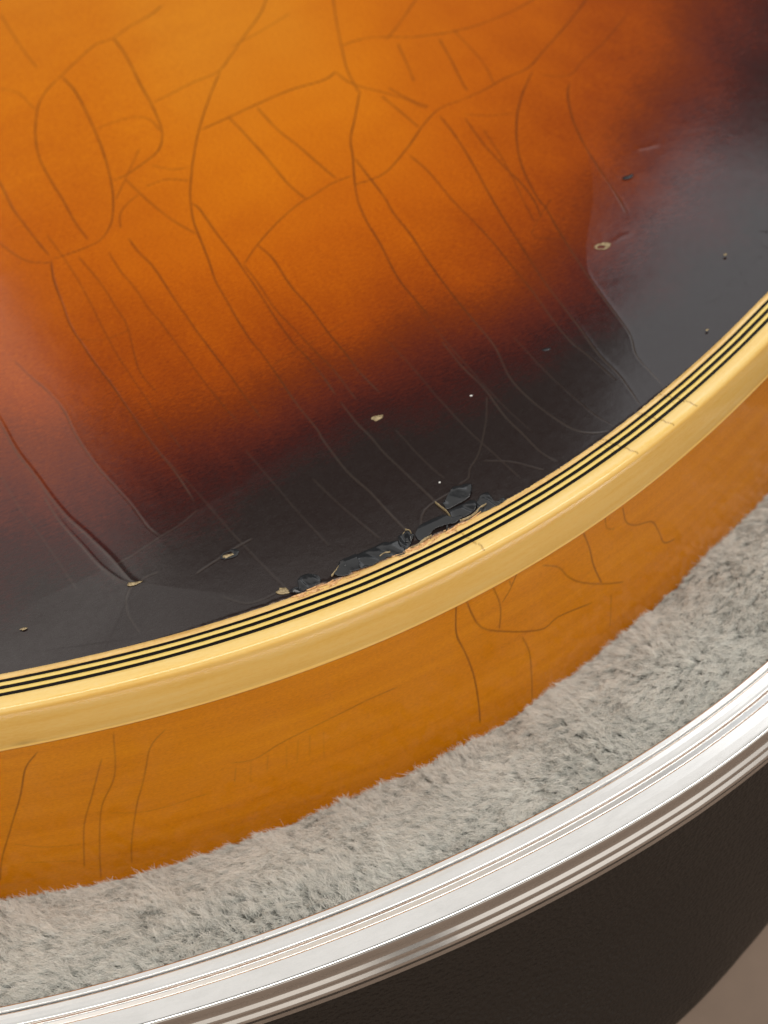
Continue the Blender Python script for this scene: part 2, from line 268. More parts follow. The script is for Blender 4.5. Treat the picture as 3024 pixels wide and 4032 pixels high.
def mesh_obj(name, V, F, mat, parent=None, smooth=True, attrs=None):
    me = bpy.data.meshes.new(name)
    V = np.asarray(V, np.float32) * U
    F = np.asarray(F, np.int32)
    k = F.shape[1]
    me.vertices.add(len(V)); me.vertices.foreach_set('co', V.ravel())
    me.loops.add(F.size); me.loops.foreach_set('vertex_index', F.ravel())
    me.polygons.add(len(F)); me.polygons.foreach_set('loop_start', np.arange(0, F.size, k, dtype=np.int32))
    me.update(calc_edges=True)
    if smooth:
        me.polygons.foreach_set('use_smooth', np.ones(len(F), bool))
    for an, av in (attrs or {}).items():
        av = np.asarray(av, np.float32)
        if av.ndim == 1:
            at = me.attributes.new(an, 'FLOAT', 'POINT'); at.data.foreach_set('value', av)
        else:
            at = me.attributes.new(an, 'FLOAT_VECTOR', 'POINT'); at.data.foreach_set('vector', av.ravel())
    me.materials.append(mat)
    o = bpy.data.objects.new(name, me)
    COL.objects.link(o)
    if parent: o.parent = parent
    return o

def grid_faces(nr, nc, flip=False):
    a = (np.arange(nr - 1)[:, None] * nc + np.arange(nc - 1)).ravel()
    f = np.c_[a, a + 1, a + nc + 1, a + nc]
    return f[:, ::-1] if flip else f

def sweep(name, curve, s, prof, mat, parent, attrs=None, zfun=None, flip=False):
    """sweeps a cross-section (outward offset, z) along the plan curve"""
    prof = np.array(prof, float)
    rows = []
    for o, z in prof:
        x, y = curve.at(s, -o)
        rows.append(np.c_[x, y, np.full(len(s), z)])
    V = np.vstack(rows)
    A = {'sz': np.c_[np.tile(s, len(prof)), np.repeat(prof[:, 0], len(s)), V[:, 2]]}
    if attrs: A.update(attrs(np.tile(s, len(prof)), np.repeat(prof[:, 0], len(s)), V[:, 2]))
    return mesh_obj(name, V, grid_faces(len(prof), len(s), flip), mat, parent, True, A)

def thing(name, label, cat, loc):
    o = bpy.data.objects.new(name, None)
    COL.objects.link(o); o.location = Vector(loc) * U
    o['label'] = label; o['category'] = cat
    o.empty_display_size = 0.01
    return o

def adopt(root):
    """meshes are modelled in place: cancel the offset of their empty"""
    for c in root.children:
        c.matrix_parent_inverse = Matrix.Translation(-root.location)

# ------------------------------------------------------------------ materials
def new_mat(name):
    m = bpy.data.materials.new(name); m.use_nodes = True
    nt = m.node_tree
    return m, nt, nt.nodes, nt.links, nt.nodes['Principled BSDF']

def N(nt, kind, **kw):
    n = nt.nodes.new(kind)
    for k, v in kw.items():
        if k.startswith('i_'): n.inputs[k[2:].replace('_', ' ')].default_value = v
        else: setattr(n, k, v)
    return n

def attr(nt, name):
    return N(nt, 'ShaderNodeAttribute', attribute_name=name)

def mapping(nt, src, scale, rot=(0, 0, 0)):
    m = nt.nodes.new('ShaderNodeMapping'); nt.links.new(src, m.inputs['Vector'])
    m.inputs['Scale'].default_value = scale; m.inputs['Rotation'].default_value = rot
    return m.outputs[0]

def ramp(nt, fac, stops):
    r = nt.nodes.new('ShaderNodeValToRGB'); nt.links.new(fac, r.inputs[0])
    el = r.color_ramp.elements
    while len(el) < len(stops): el.new(0.5)
    for e, (p, c) in zip(el, stops):
        e.position = p; e.color = (*c, 1) if len(c) == 3 else c
    return r.outputs[0]

def mixc(nt, fac, a, b, mode='MIX'):
    m = nt.nodes.new('ShaderNodeMix'); m.data_type = 'RGBA'; m.blend_type = mode
    for sock, v in ((m.inputs[0], fac), (m.inputs[6], a), (m.inputs[7], b)):
        if isinstance(v, (int, float)): sock.default_value = v
        elif isinstance(v, tuple): sock.default_value = (*v, 1) if len(v) == 3 else v
        else: nt.links.new(v, sock)
    return m.outputs[2]

def math_(nt, op, a, b=None, c=None):
    m = nt.nodes.new('ShaderNodeMath'); m.operation = op
    for i, v in enumerate((a, b, c)):
        if v is None: continue
        if isinstance(v, (int, float)): m.inputs[i].default_value = v
        else: nt.links.new(v, m.inputs[i])
    return m.outputs[0]

def bump(nt, height, strength, dist, normal=None):
    b = nt.nodes.new('ShaderNodeBump'); b.inputs['Strength'].default_value = strength
    b.inputs['Distance'].default_value = dist * U
    nt.links.new(height, b.inputs['Height'])
    if normal: nt.links.new(normal, b.inputs['Normal'])
    return b.outputs[0]

def noise(nt, vec, scale, detail=3, rough=0.5):
    n = nt.nodes.new('ShaderNodeTexNoise')
    n.inputs['Scale'].default_value = scale; n.inputs['Detail'].default_value = detail
    n.inputs['Roughness'].default_value = rough
    nt.links.new(vec, n.inputs['Vector'])
    return n.outputs['Fac']

# --- sunburst lacquer over curly wood
M_TOP, nt, nd, lk, P = new_mat('sunburst_lacquer')
mm = mapping(nt, N(nt, 'ShaderNodeTexCoord').outputs['Object'], (1000, 1000, 1000), (0, 0, R(-22)))
grain = noise(nt, mapping(nt, mm, (0.7, 2.0, 1)), 1.4, 5, 0.7)          # short flecks along the grain
curl = noise(nt, mapping(nt, mm, (0.12, 0.05, 1)), 1.0, 3, 0.5)          # slow figure across it
fleck = noise(nt, mapping(nt, mm, (1.3, 4.0, 1)), 2.4, 3, 0.6)
p = attr(nt, 'burst').outputs['Fac']
p = math_(nt, 'ADD', p, math_(nt, 'MULTIPLY', math_(nt, 'SUBTRACT', grain, 0.5), 0.75))
p = math_(nt, 'ADD', p, math_(nt, 'MULTIPLY', math_(nt, 'SUBTRACT', fleck, 0.5), 0.35))
p = math_(nt, 'ADD', p, math_(nt, 'MULTIPLY', math_(nt, 'SUBTRACT', curl, 0.5), 0.45))
p = math_(nt, 'MULTIPLY_ADD', p, 0.25, 0.5)                              # burst -2..2 -> 0..1
burst = ramp(nt, p, [(0.0, (0.70, 0.215, 0.008)), (0.22, (0.65, 0.168, 0.002)), (0.38, (0.52, 0.108, 0.001)),
                     (0.48, (0.34, 0.057, 0.001)), (0.56, (0.185, 0.029, 0.003)), (0.64, (0.105, 0.016, 0.007)), (0.71, (0.045, 0.0085, 0.007)),
                     (0.80, (0.020, 0.0125, 0.0115))])
mott = noise(nt, mapping(nt, mm, (1.1, 2.0, 1)), 1.9, 5, 0.8)
mott2 = noise(nt, mapping(nt, mm, (0.06, 0.12, 1)), 1.0, 3, 0.55)
mfac = math_(nt, 'ADD', math_(nt, 'MULTIPLY_ADD', mott, 1.55, 0.20), math_(nt, 'MULTIPLY', mott2, 0.22))
mcol = nt.nodes.new('ShaderNodeCombineColor')
for s__ in (0, 1, 2): lk.new(math_(nt, 'POWER', mfac, (0.7, 1.25, 1.3)[s__]), mcol.inputs[s__])
burst = mixc(nt, 1.0, burst, mcol.outputs[0], 'MULTIPLY')
crk = attr(nt, 'crack').outputs['Fac']
dark = ramp(nt, p, [(0.55, (1, 1, 1)), (0.74, (0.60, 0.60, 0.60))])
ccol = ramp(nt, p, [(0.55, (0.105, 0.030, 0.005)), (0.76, (0.085, 0.066, 0.052))])  # paler in the black zone: glints off raised crack edges put into the colour
c1_ = mixc(nt, math_(nt, 'MULTIPLY', math_(nt, 'MULTIPLY', crk, 0.92), dark), burst, ccol)
wood = ramp(nt, noise(nt, mm, 3.5, 4, 0.7), [(0.3, (0.09, 0.035, 0.012)), (0.45, (0.50, 0.22, 0.07)), (0.7, (0.85, 0.52, 0.22))])
exp_ = attr(nt, 'exposed').outputs['Fac']
c2_ = mixc(nt, exp_, c1_, wood)
lk.new(c2_, P.inputs['Base Color'])
sm = noise(nt, mm, 0.9, 3, 0.6)
rr = math_(nt, 'MULTIPLY_ADD', sm, 0.10, 0.07)
rr = math_(nt, 'MULTIPLY_ADD', exp_, 0.5, rr)
lk.new(rr, P.inputs['Roughness'])
P.inputs['IOR'].default_value = 1.5
bb = bump(nt, noise(nt, mm, 1.2, 3, 0.5), 0.06, 0.05)
bb = bump(nt, mott, 0.04, 0.03, bb)
lk.new(bb, P.inputs['Normal'])

# --- amber lacquered side
M_SIDE, nt, nd, lk, P = new_mat('amber_side_lacquer')
sz = attr(nt, 'sz').outputs['Vector']
g1 = noise(nt, mapping(nt, sz, (0.04, 0, 0.60)), 1.0, 6, 0.62)
g2 = noise(nt, mapping(nt, sz, (1.6, 0, 3.2)), 1.3, 4, 0.75)
gm = math_(nt, 'MULTIPLY_ADD', g2, 0.60, math_(nt, 'MULTIPLY', g1, 0.40))
colr = ramp(nt, gm, [(0.28, (0.46, 0.130, 0.001)), (0.42, (0.66, 0.210, 0.001)), (0.55, (0.76, 0.262, 0.002)), (0.72, (0.86, 0.345, 0.006))])
crk = attr(nt, 'crack').outputs['Fac']
lk.new(mixc(nt, math_(nt, 'MULTIPLY', crk, 0.8), colr, (0.13, 0.030, 0.004)), P.inputs['Base Color'])
P.inputs['Roughness'].default_value = 0.13
lk.new(bump(nt, g2, 0.05, 0.03), P.inputs['Normal'])

# --- aged celluloid binding
def binding_mat(name, stops, tint=None):
    M, nt, nd, lk, P = new_mat(name)
    sz = attr(nt, 'sz').outputs['Vector']
    a = noise(nt, mapping(nt, sz, (0.06, 0.9, 0.9)), 1.0, 4, 0.6)
    b = noise(nt, mapping(nt, sz, (1.5, 5, 5)), 1.0, 3, 0.6)
    f = math_(nt, 'MULTIPLY_ADD', b, 0.35, math_(nt, 'MULTIPLY', a, 0.65))
    c = ramp(nt, f, stops)
    crk = attr(nt, 'crack').outputs['Fac']
    if tint:                                                             # amber tint on the vertical face only
        sp = nt.nodes.new('ShaderNodeSeparateXYZ'); lk.new(sz, sp.inputs[0])
        mr = nt.nodes.new('ShaderNodeMapRange'); lk.new(sp.outputs[2], mr.inputs[0])
        mr.inputs[1].default_value = -0.15; mr.inputs[2].default_value = -0.55; mr.inputs[3].default_value = 0; mr.inputs[4].default_value = 1
        c = mixc(nt, mr.outputs[0], c, mixc(nt, 1.0, c, tint, 'MULTIPLY'))
    lk.new(mixc(nt, crk, c, (0.28, 0.13, 0.02)), P.inputs['Base Color'])
    P.inputs['Roughness'].default_value = 0.09
    lk.new(bump(nt, a, 0.08, 0.04), P.inputs['Normal'])
    return M
M_BIND = binding_mat('aged_yellow_binding', [(0.3, (0.89, 0.57, 0.15)), (0.5, (0.95, 0.67, 0.23)), (0.7, (0.96, 0.73, 0.32))], (1.0, 0.88, 0.68))
M_CREAM = binding_mat('cream_purfling', [(0.3, (0.88, 0.60, 0.15)), (0.5, (0.92, 0.67, 0.19)), (0.7, (0.94, 0.71, 0.25))])
M_INNER = binding_mat('worn_cream_purfling', [(0.3, (0.62, 0.33, 0.09)), (0.5, (0.86, 0.56, 0.20)), (0.7, (0.93, 0.70, 0.32))])
M_BLACK, nt, nd, lk, P = new_mat('black_purfling')
P.inputs['Base Color'].default_value = (0.006, 0.004, 0.003, 1); P.inputs['Roughness'].default_value = 0.16
P.inputs['Specular IOR Level'].default_value = 0.15

# --- lifted black lacquer
M_FLAKE, nt, nd, lk, P = new_mat('lifted_black_lacquer')
P.inputs['Base Color'].default_value = (0.016, 0.0175, 0.020, 1)
mm = mapping(nt, N(nt, 'ShaderNodeTexCoord').outputs['Object'], (1000, 1000, 1000))
lk.new(math_(nt, 'MULTIPLY_ADD', noise(nt, mm, 3, 3), 0.25, 0.08), P.inputs['Roughness'])
lk.new(bump(nt, noise(nt, mm, 4, 3, 0.5), 0.25, 0.03), P.inputs['Normal'])

M_CHIP, nt, nd, lk, P = new_mat('bare_wood_chip')
mm = mapping(nt, N(nt, 'ShaderNodeTexCoord').outputs['Object'], (1000, 1000, 1000))
lk.new(ramp(nt, noise(nt, mm, 4, 4, 0.7), [(0.35, (0.16, 0.11, 0.05)), (0.65, (0.55, 0.43, 0.24))]), P.inputs['Base Color'])
P.inputs['Roughness'].default_value = 0.45
M_SPLINT, nt, nd, lk, P = new_mat('torn_wood_fibre')
mm = mapping(nt, N(nt, 'ShaderNodeTexCoord').outputs['Object'], (1000, 1000, 1000))
lk.new(ramp(nt, noise(nt, mm, 5, 4, 0.7), [(0.3, (0.30, 0.12, 0.04)), (0.5, (0.80, 0.45, 0.18)), (0.7, (0.92, 0.68, 0.40))]), P.inputs['Base Color'])
P.inputs['Roughness'].default_value = 0.5
M_DUST, nt, nd, lk, P = new_mat('white_dust')
P.inputs['Base Color'].default_value = (0.85, 0.85, 0.82, 1); P.inputs['Roughness'].default_value = 0.6

# --- aluminium trim
M_ALU, nt, nd, lk, P = new_mat('brushed_aluminium')
sz = attr(nt, 'sz').outputs['Vector']
st = noise(nt, mapping(nt, sz, (0.03, 6, 6)), 1.0, 4, 0.6)
bl = noise(nt, mapping(nt, sz, (0.3, 0.8, 0.8)), 1.0, 4, 0.65)
P.inputs['Metallic'].default_value = 1.0
lk.new(ramp(nt, bl, [(0.3, (0.78, 0.775, 0.76)), (0.6, (0.84, 0.835, 0.82))]), P.inputs['Base Color'])
lk.new(math_(nt, 'MULTIPLY_ADD', bl, 0.05, 0.155), P.inputs['Roughness'])
lk.new(bump(nt, bl, 0.02, 0.02), P.inputs['Normal'])

# --- black pebbled covering of the case
M_TOLEX, nt, nd, lk, P = new_mat('pebbled_case_covering')
mm = mapping(nt, N(nt, 'ShaderNodeTexCoord').outputs['Object'], (1000, 1000, 1000))
vor = nt.nodes.new('ShaderNodeTexVoronoi'); vor.inputs['Scale'].default_value = 1.5
lk.new(mm, vor.inputs['Vector'])
P.inputs['Base Color'].default_value = (0.016, 0.0125, 0.010, 1)
P.inputs['Roughness'].default_value = 0.42
b1_ = bump(nt, vor.outputs['Distance'], 1.0, 0.25)
lk.new(bump(nt, noise(nt, mm, 3, 3), 0.3, 0.1, b1_), P.inputs['Normal'])

# --- plush
M_PLUSH, nt, nd, lk, P = new_mat('grey_plush_fibre')
hi = nt.nodes.new('ShaderNodeHairInfo')
mm = mapping(nt, N(nt, 'ShaderNodeTexCoord').outputs['Object'], (1000, 1000, 1000))
pt = noise(nt, mm, 0.16, 3, 0.6)
tint = attr(nt, 'tuft').outputs['Fac']
f = math_(nt, 'MULTIPLY_ADD', hi.outputs['Random'], 0.36, math_(nt, 'MULTIPLY_ADD', pt, 0.45, math_(nt, 'MULTIPLY', tint, 0.30)))
f = math_(nt, 'MULTIPLY_ADD', hi.outputs['Intercept'], 0.42, math_(nt, 'MULTIPLY', f, 0.80))  # roots darkened in colour for the shade deep in the pile
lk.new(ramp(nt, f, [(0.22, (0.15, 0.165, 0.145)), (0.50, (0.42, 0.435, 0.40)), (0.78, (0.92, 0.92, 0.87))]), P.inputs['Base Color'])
P.inputs['Roughness'].default_value = 0.55
M_BACK, nt, nd, lk, P = new_mat('plush_backing_cloth')
P.inputs['Base Color'].default_value = (0.16, 0.16, 0.14, 1); P.inputs['Roughness'].default_value = 0.95

# --- table top
M_FLOOR, nt, nd, lk, P = new_mat('beige_surface')
mm = mapping(nt, N(nt, 'ShaderNodeTexCoord').outputs['Object'], (1000, 1000, 1000))
lk.new(ramp(nt, noise(nt, mm, 0.05, 5, 0.6), [(0.3, (0.19, 0.135, 0.10)), (0.7, (0.25, 0.18, 0.135))]), P.inputs['Base Color'])
P.inputs['Roughness'].default_value = 0.7

# ------------------------------------------------------------------ the guitar
guitar = thing('electric_guitar', 'sunburst guitar body with checked lacquer and a multi-ply cream binding, lying in its open case', 'guitar', (0, 110, -36))

# top: one fine sheet, rows run parallel to the binding near it and fan out behind
cs = np.r_[np.linspace(-110, -52, 40, endpoint=False), np.linspace(-52, 70, 960), np.linspace(70, 125, 40)[1:]]
nc = len(cs)
bx, by = EDGE.at(cs, 4.60)
ragged = (fnoise(cs * 2.2, cs * 0, 31, 3) - 0.5) * 0.22
bx, by = EDGE.at(cs, 4.62 + ragged)
fu = np.interp(cs, [-110, -52, 70, 125], [-130, -68, 86, 150])
fx, fy = fu, 262 - 0.16 * fu + np.where(fu < -68, (fu + 68) * 0.3, 0)
nr = 620
k = np.arange(nr) / (nr - 1)
tau = (0.42 * k + 0.58 * k ** 2.0)
X = (bx[None] + tau[:, None] * (fx - bx)[None]).ravel()
Y = (by[None] + tau[:, None] * (fy - by)[None]).ravel()
Z = np.zeros(nr * nc)
crack = np.zeros(nr * nc)

# sunburst shade: 0 on the orange line, 1 on the black line (polar about the bright middle of the top)
def polar(line):
    L = smooth_line(line, 2.0)
    dx = L[:, 0] - CENTRE[0]; dy = L[:, 1] - CENTRE[1]
    a = np.unwrap(np.arctan2(dy, dx)); r = np.hypot(dx, dy)
    i = np.argsort(a); return a[i], r[i]
ab_, rb_ = polar(BLACK_ISO); ao_, ro_ = polar(ORANGE_ISO)
ang = np.arctan2(Y - CENTRE[1], X - CENTRE[0])
ang = np.where(ang > 1.6, ang - 2 * math.pi, ang)
rad = np.hypot(X - CENTRE[0], Y - CENTRE[1])
rB = np.interp(ang, ab_, rb_); rO = np.interp(ang, ao_, ro_)
burst_v = (rad - rO) / (rB - rO)
burst_v = np.where(burst_v < 0, burst_v * 0.45, burst_v)

# facets: the sheet tips slightly on one side of the biggest cracks
def facet(line, slope, reach, side):
    """tips the sheet on one side of a crack; the tilt dies away with distance"""
    L = smooth_line(line, 3.0)
    best = np.full(len(X), 1e9); perp = np.zeros(len(X)); over = np.zeros(len(X))
    x0, x1 = L[:, 0].min() - 3 * reach, L[:, 0].max() + 3 * reach
    y0, y1 = L[:, 1].min() - 3 * reach, L[:, 1].max() + 3 * reach
    idx = np.nonzero((X > x0) & (X < x1) & (Y > y0) & (Y < y1))[0]
    xs, ys = X[idx], Y[idx]; bst = best[idx]; pp = perp[idx]; ov = over[idx]
    for i in range(len(L) - 1):
        a, b = L[i], L[i + 1]; e = b - a; l = math.hypot(*e)
        px, py = xs - a[0], ys - a[1]
        t = (px * e[0] + py * e[1]) / l
        tc = np.clip(t, 0, l)
        d = np.hypot(px - tc * e[0] / l, py - tc * e[1] / l)
        c = (e[0] * py - e[1] * px) / l
        m = d < bst
        bst[m] = d[m]; pp[m] = c[m] * side
        o = np.zeros(len(xs))
        if i == 0: o = np.maximum(o, -t)
        if i == len(L) - 2: o = np.maximum(o, t - l)
        ov[m] = o[m]
    h = slope * np.maximum(pp, 0) * np.exp(-np.maximum(pp, 0) / reach) * np.exp(-(ov / (1.0 * reach)) ** 2)
    Z[idx] += h

facet(FACET_RIGHT, -0.036, 26, 1)
facet(FACET_RIGHT2, -0.012, 6, 1)
facet(FACET_LEFT, -0.018, 14, -1)
facet(FACET_LEFTLOW, -0.030, 10, -1)
facet(FACET_LEFTLOW2, 0.018, 2.5, -1)
facet(FACET_LOW, -0.018, 9, -1)
facet(FACET_TOPLEFT, -0.025, 20, -1)

# lacquer checks
def cut(line, strength, wid, wob_seed, rim=1.0):
    L = smooth_line(line, 0.6)
    if len(L) > 2:
        t = np.arange(len(L))
        L[:, 0] += (fnoise(t * 0.2, t * 0, wob_seed, 2) - 0.5) * 0.06
        L[:, 1] += (fnoise(t * 0.2, t * 0 + 5, wob_seed + 3, 2) - 0.5) * 0.06
    reach = 1.6
    dmin = {}
    D = np.full(len(X), 9.0, np.float32); S = np.zeros(len(X), np.float32); Fr = np.zeros(len(X), np.float32)
    touched = []
    def fn(idx, d, sg, fr):
        m = d < D[idx]
        j = idx[m]; D[j] = d[m]; S[j] = sg[m]; Fr[j] = fr[m]; touched.append(j)
    line_field(X, Y, L, reach, fn)
    if not touched: return
    j = np.unique(np.concatenate(touched))
    d = D[j]; fr = Fr[j]
    env = np.clip(np.minimum(fr, 1 - fr) * 25 + 0.35, 0, 1)
    patch = 0.70 + 0.5 * vnoise(X[j] * 0.35, Y[j] * 0.35, wob_seed)
    w = wid * (1 + 0.006 * np.maximum(Y[j] - 120, 0))
    crack[j] = np.maximum(crack[j], strength * env * patch * np.exp(-(d / w) ** 2))
    Z[j] += strength * env * (-0.010 * np.exp(-(d / w) ** 2) + rim * 0.0032 * np.exp(-(d / 0.38) ** 2) * (1 + 0.7 * np.tanh(S[j] / 0.15)))

for i, (st_, rim_, line) in enumerate(TOP_CRACKS):
    cut(line, st_ ** 0.65, 0.092, 11 + i, rim_)

# raised scratches
for i, (st_, line) in enumerate(SCRATCHES):
    L = smooth_line(line, 0.5)
    D = np.full(len(X), 9.0, np.float32)
    def fn(idx, d, sg, fr): D[idx] = np.minimum(D[idx], d)
    line_field(X, Y, L, 2.0, fn)
    Z += st_ * 0.028 * np.exp(-(D / 0.45) ** 2) * (0.5 + vnoise(X * 0.8, Y * 0.8, 3))

# worn edge beside the binding: lacquer gone, fibres showing
sv = np.tile(cs, nr)
EX, EY = EDGE.at(sv, 4.6)
dist_in = np.hypot(X - EX, Y - EY)
wear = np.interp(sv, [-110, -32, -22, -15, -9, -6, -1, 3, 6, 8.5, 14, 18, 21, 30, 44, 60, 120],
                 [0.0, 0.03, 0.12, 0.28, 0.22, 0.50, 0.62, 0.45, 0.35, 0.62, 0.42, 0.15, 0.02, 0.03, 0.14, 0.20, 0.1])
jag = (fnoise(sv * 1.4, dist_in * 0.4, 77, 4) - 0.5) * 1.5
edge_line = wear * (1 + jag)
exposed = np.clip((edge_line - dist_in) / 0.10, 0, 1) * (dist_in < 2) * (wear > 0.02)
Z -= exposed * (0.10 + 0.16 * fnoise(X * 5, Y * 5, 5, 3))
near = np.exp(-((dist_in - edge_line) / 0.25) ** 2) * np.clip(wear * 2.4, 0, 1) * (1 - exposed)
Z += near * 0.10 * fnoise(X * 2, Y * 2, 9, 2)
# gentle swell and fine unevenness of an old hand-finished top
Z += 0.10 * (fnoise(X * 0.035, Y * 0.035, 21, 2) - 0.5) + 0.006 * (fnoise(X * 0.45, Y * 0.45, 22, 2) - 0.5)
swell = np.exp(-dist_in / 2.5)
Z -= 0.10 * (fnoise(X * 0.035, Y * 0.035, 21, 2) - 0.5) * swell
top = mesh_obj('lacquered_top', np.c_[X, Y, Z], grid_faces(nr, nc), M_TOP, guitar, True,
               {'burst': burst_v, 'crack': np.clip(crack, 0, 1), 'exposed': exposed})

# binding and purfling, outside to inside
sb = np.r_[np.linspace(-110, -52, 60, endpoint=False), np.linspace(-52, 70, 900), np.linspace(70, 125, 60)[1:]]
def ticks(s, o, z):
    c = np.zeros(len(s))
    for t0, _ in BINDING_TICKS[:4]:
        sk = t0 + (o + 1) * 0.25 + 0.10 * np.sin(o * 5 + t0)
        c = np.maximum(c, 0.75 * np.exp(-((s - sk) / 0.10) ** 2) * (z > -0.3))
    for t0 in (33.1, 33.5, 40.0, 44.2):
        c = np.maximum(c, 0.35 * np.exp(-((s - t0) / 0.08) ** 2) * (o < -1.8))
    # grime line just above the lower lip
    c = np.maximum(c, 0.30 * np.exp(-((z + 6.12) / 0.10) ** 2) * np.clip(fnoise(s * 0.15, s * 0, 4, 2) * 2 - 0.5, 0, 1))
    c = np.maximum(c, 0.55 * np.exp(-((s + 39.5) / 1.2) ** 2 - ((z + 6.0) / 0.18) ** 2))
    return {'crack': c}
rc = [(-0.80 + 0.80 * math.sin(a), -0.80 + 0.80 * math.cos(a)) for a in np.linspace(0, math.pi / 2, 13)]
prof = [(-1.84, -1.2), (-1.84, -0.03), (-1.80, 0.0), (-1.45, 0.006), (-1.1, 0.004)] + rc + \
       [(0.03, -1.2), (0.05, -2.2), (0.055, -3.2), (0.05, -4.2), (0.02, -5.2), (-0.03, -5.9), (-0.05, -6.12), (0.0, -6.24), (0.03, -6.34), (0.02, -6.44), (-0.06, -6.52), (-0.3, -6.55)]
binding = sweep('binding', EDGE, sb, prof, M_BIND, guitar, ticks, flip=True)

def ply(name, lo, hi, top_z, mat, seed):
    w = hi - lo
    prof = [(-hi + 0.004, -1.0), (-hi + 0.004, top_z - 0.02), (-hi + 0.02, top_z), (-(lo + hi) / 2, top_z + 0.004), (-lo - 0.02, top_z), (-lo - 0.004, top_z - 0.02), (-lo - 0.004, -1.0)]
    o = sweep(name, EDGE, sb, prof, mat, binding, lambda s, o, z: ticks(s, o, z), flip=True)
    me = o.data
    co = np.empty(len(me.vertices) * 3, np.float32); me.vertices.foreach_get('co', co); co = co.reshape(-1, 3)
    sv_ = np.tile(sb, len(prof))
    t = np.interp(sv_, EDGE.s, EDGE.t)
    wob = (fnoise(sv_ * 0.12, sv_ * 0, 61, 2) - 0.5) * 0.10 + (fnoise(sv_ * 1.2, sv_ * 0, seed, 2) - 0.5) * 0.03
    co[:, 0] -= np.sin(t) * wob * U; co[:, 1] += np.cos(t) * wob * U
    me.vertices.foreach_set('co', co.ravel()); me.update()
    return o
ply('black_purfling', 1.85, 2.27, -0.012, M_BLACK, 1)
ply('cream_purfling', 2.28, 2.74, 0.0, M_CREAM, 2)
ply('black_purfling', 2.75, 3.20, -0.012, M_BLACK, 3)
ply('cream_purfling', 3.21, 3.66, 0.0, M_CREAM, 4)
ply('black_purfling', 3.67, 4.05, -0.012, M_BLACK, 5)
ply('worn_cream_purfling', 4.06, 4.80, -0.008, M_INNER, 6)

# amber side with its own checks
ss = np.r_[np.linspace(-110, -56, 40, endpoint=False), np.linspace(-56, 72, 1000), np.linspace(72, 125, 40)[1:]]
zz = np.linspace(-6.45, -40, 210)
sx, sy = EDGE.at(ss, 0.16)
X = np.tile(ss, len(zz)); Y = np.repeat(zz, len(ss))                 # field space is (s, z) here
crack = np.zeros(len(X)); Z = np.zeros(len(X))
for i, (st_, line) in enumerate(SIDE_CRACKS):
    cut(line, st_, 0.095, 301 + i)
tt = np.interp(X, EDGE.s, EDGE.t)
wx, wy = EDGE.at(X, 0.14)
relief = Z * 0.8 + 0.10 * (fnoise(X * 0.05, Y * 0.09, 8, 2) - 0.5)
V = np.c_[wx + np.sin(tt) * relief, wy - np.cos(tt) * relief, Y]
mesh_obj('amber_side', V, grid_faces(len(zz), len(ss), True), M_SIDE, guitar, True,
         {'crack': np.clip(crack, 0, 1), 'sz': np.c_[X, X * 0, Y]})

# lifted flakes of black lacquer along the damaged edge
def flake(name, outline, lift, amp, seed, mat, parent, freq=1.3, step=0.13, ridge_dir=0.5, hinge=False):
    O = np.array(outline, float); O2 = np.vstack([O, O[:1]])
    B = smooth_line(O2, 0.16)[:-1]
    B = B + (np.c_[fnoise(B[:, 0] * 3, B[:, 1] * 3, seed, 2), fnoise(B[:, 0] * 3, B[:, 1] * 3, seed + 5, 2)] - 0.5) * 0.16
    gx, gy = np.meshgrid(np.arange(B[:, 0].min(), B[:, 0].max(), step), np.arange(B[:, 1].min(), B[:, 1].max(), step))
    G = np.c_[gx.ravel(), gy.ravel()] + rng.uniform(-0.02, 0.02, (gx.size, 2))
    inside = np.zeros(len(G), bool)
    for i in range(len(B)):
        a, b = B[i - 1], B[i]
        c = ((a[1] > G[:, 1]) != (b[1] > G[:, 1])) & (G[:, 0] < (b[0] - a[0]) * (G[:, 1] - a[1]) / (b[1] - a[1] + 1e-12) + a[0])
        inside ^= c
    G = G[inside]
    dB = np.sqrt(((G[:, None] - B[None]) ** 2).sum(2)).min(1) if len(G) else np.zeros(0)
    G = G[dB > 0.05]; dB = dB[dB > 0.05]
    P2 = np.vstack([B, G]); d2 = np.r_[np.zeros(len(B)), dB]
    n = len(B)
    r = delaunay_2d_cdt([Vector(v) for v in P2], [], [list(range(n))], 1, 1e-6)
    vv = np.array([tuple(v) for v in r[0]]); ff = [f for f in r[2] if len(f) == 3]
    dd = np.sqrt(((vv[:, None] - B[None]) ** 2).sum(2)).min(1)
    cx, cy = B.mean(0)
    t0 = 0.38
    u = (vv[:, 0] - cx) * math.cos(t0) + (vv[:, 1] - cy) * math.sin(t0)
    v = -(vv[:, 0] - cx) * math.sin(t0) + (vv[:, 1] - cy) * math.cos(t0)
    dome = 1 - np.exp(-dd / 0.20)
    if hinge:
        vr = (v.max() - v) / (v.max() - v.min())
        prof_ = np.interp(vr, [0, 0.12, 0.35, 0.8, 1.0], [0.25, 0.85, 1.0, 0.45, 0.12]) * (0.5 + 1.0 * vnoise(u * freq, u * 0, seed))
        fold = np.abs(vnoise(u * freq * 1.2 + 3 + 0.5 * v, v * 0.5 + 9, seed + 2) - 0.5) * 2
        z = 0.03 + lift * prof_ + amp * (fold - 0.4) * np.clip(vr * 2, 0, 1) * (0.4 + 0.6 * dome)
    else:
        crease = np.abs(fnoise(u * freq + 3, v * freq * ridge_dir + 9, seed, 3) - 0.5) * 2
        z = 0.03 + lift * dome + amp * (crease - 0.25) * (0.35 + 0.65 * dome)
    z = np.maximum(z, 0.02)
    o = mesh_obj(name, np.c_[vv, z], ff, mat, parent, True)
    m = o.modifiers.new('thickness', 'SOLIDIFY'); m.thickness = 0.05 * U; m.offset = -1
    return o
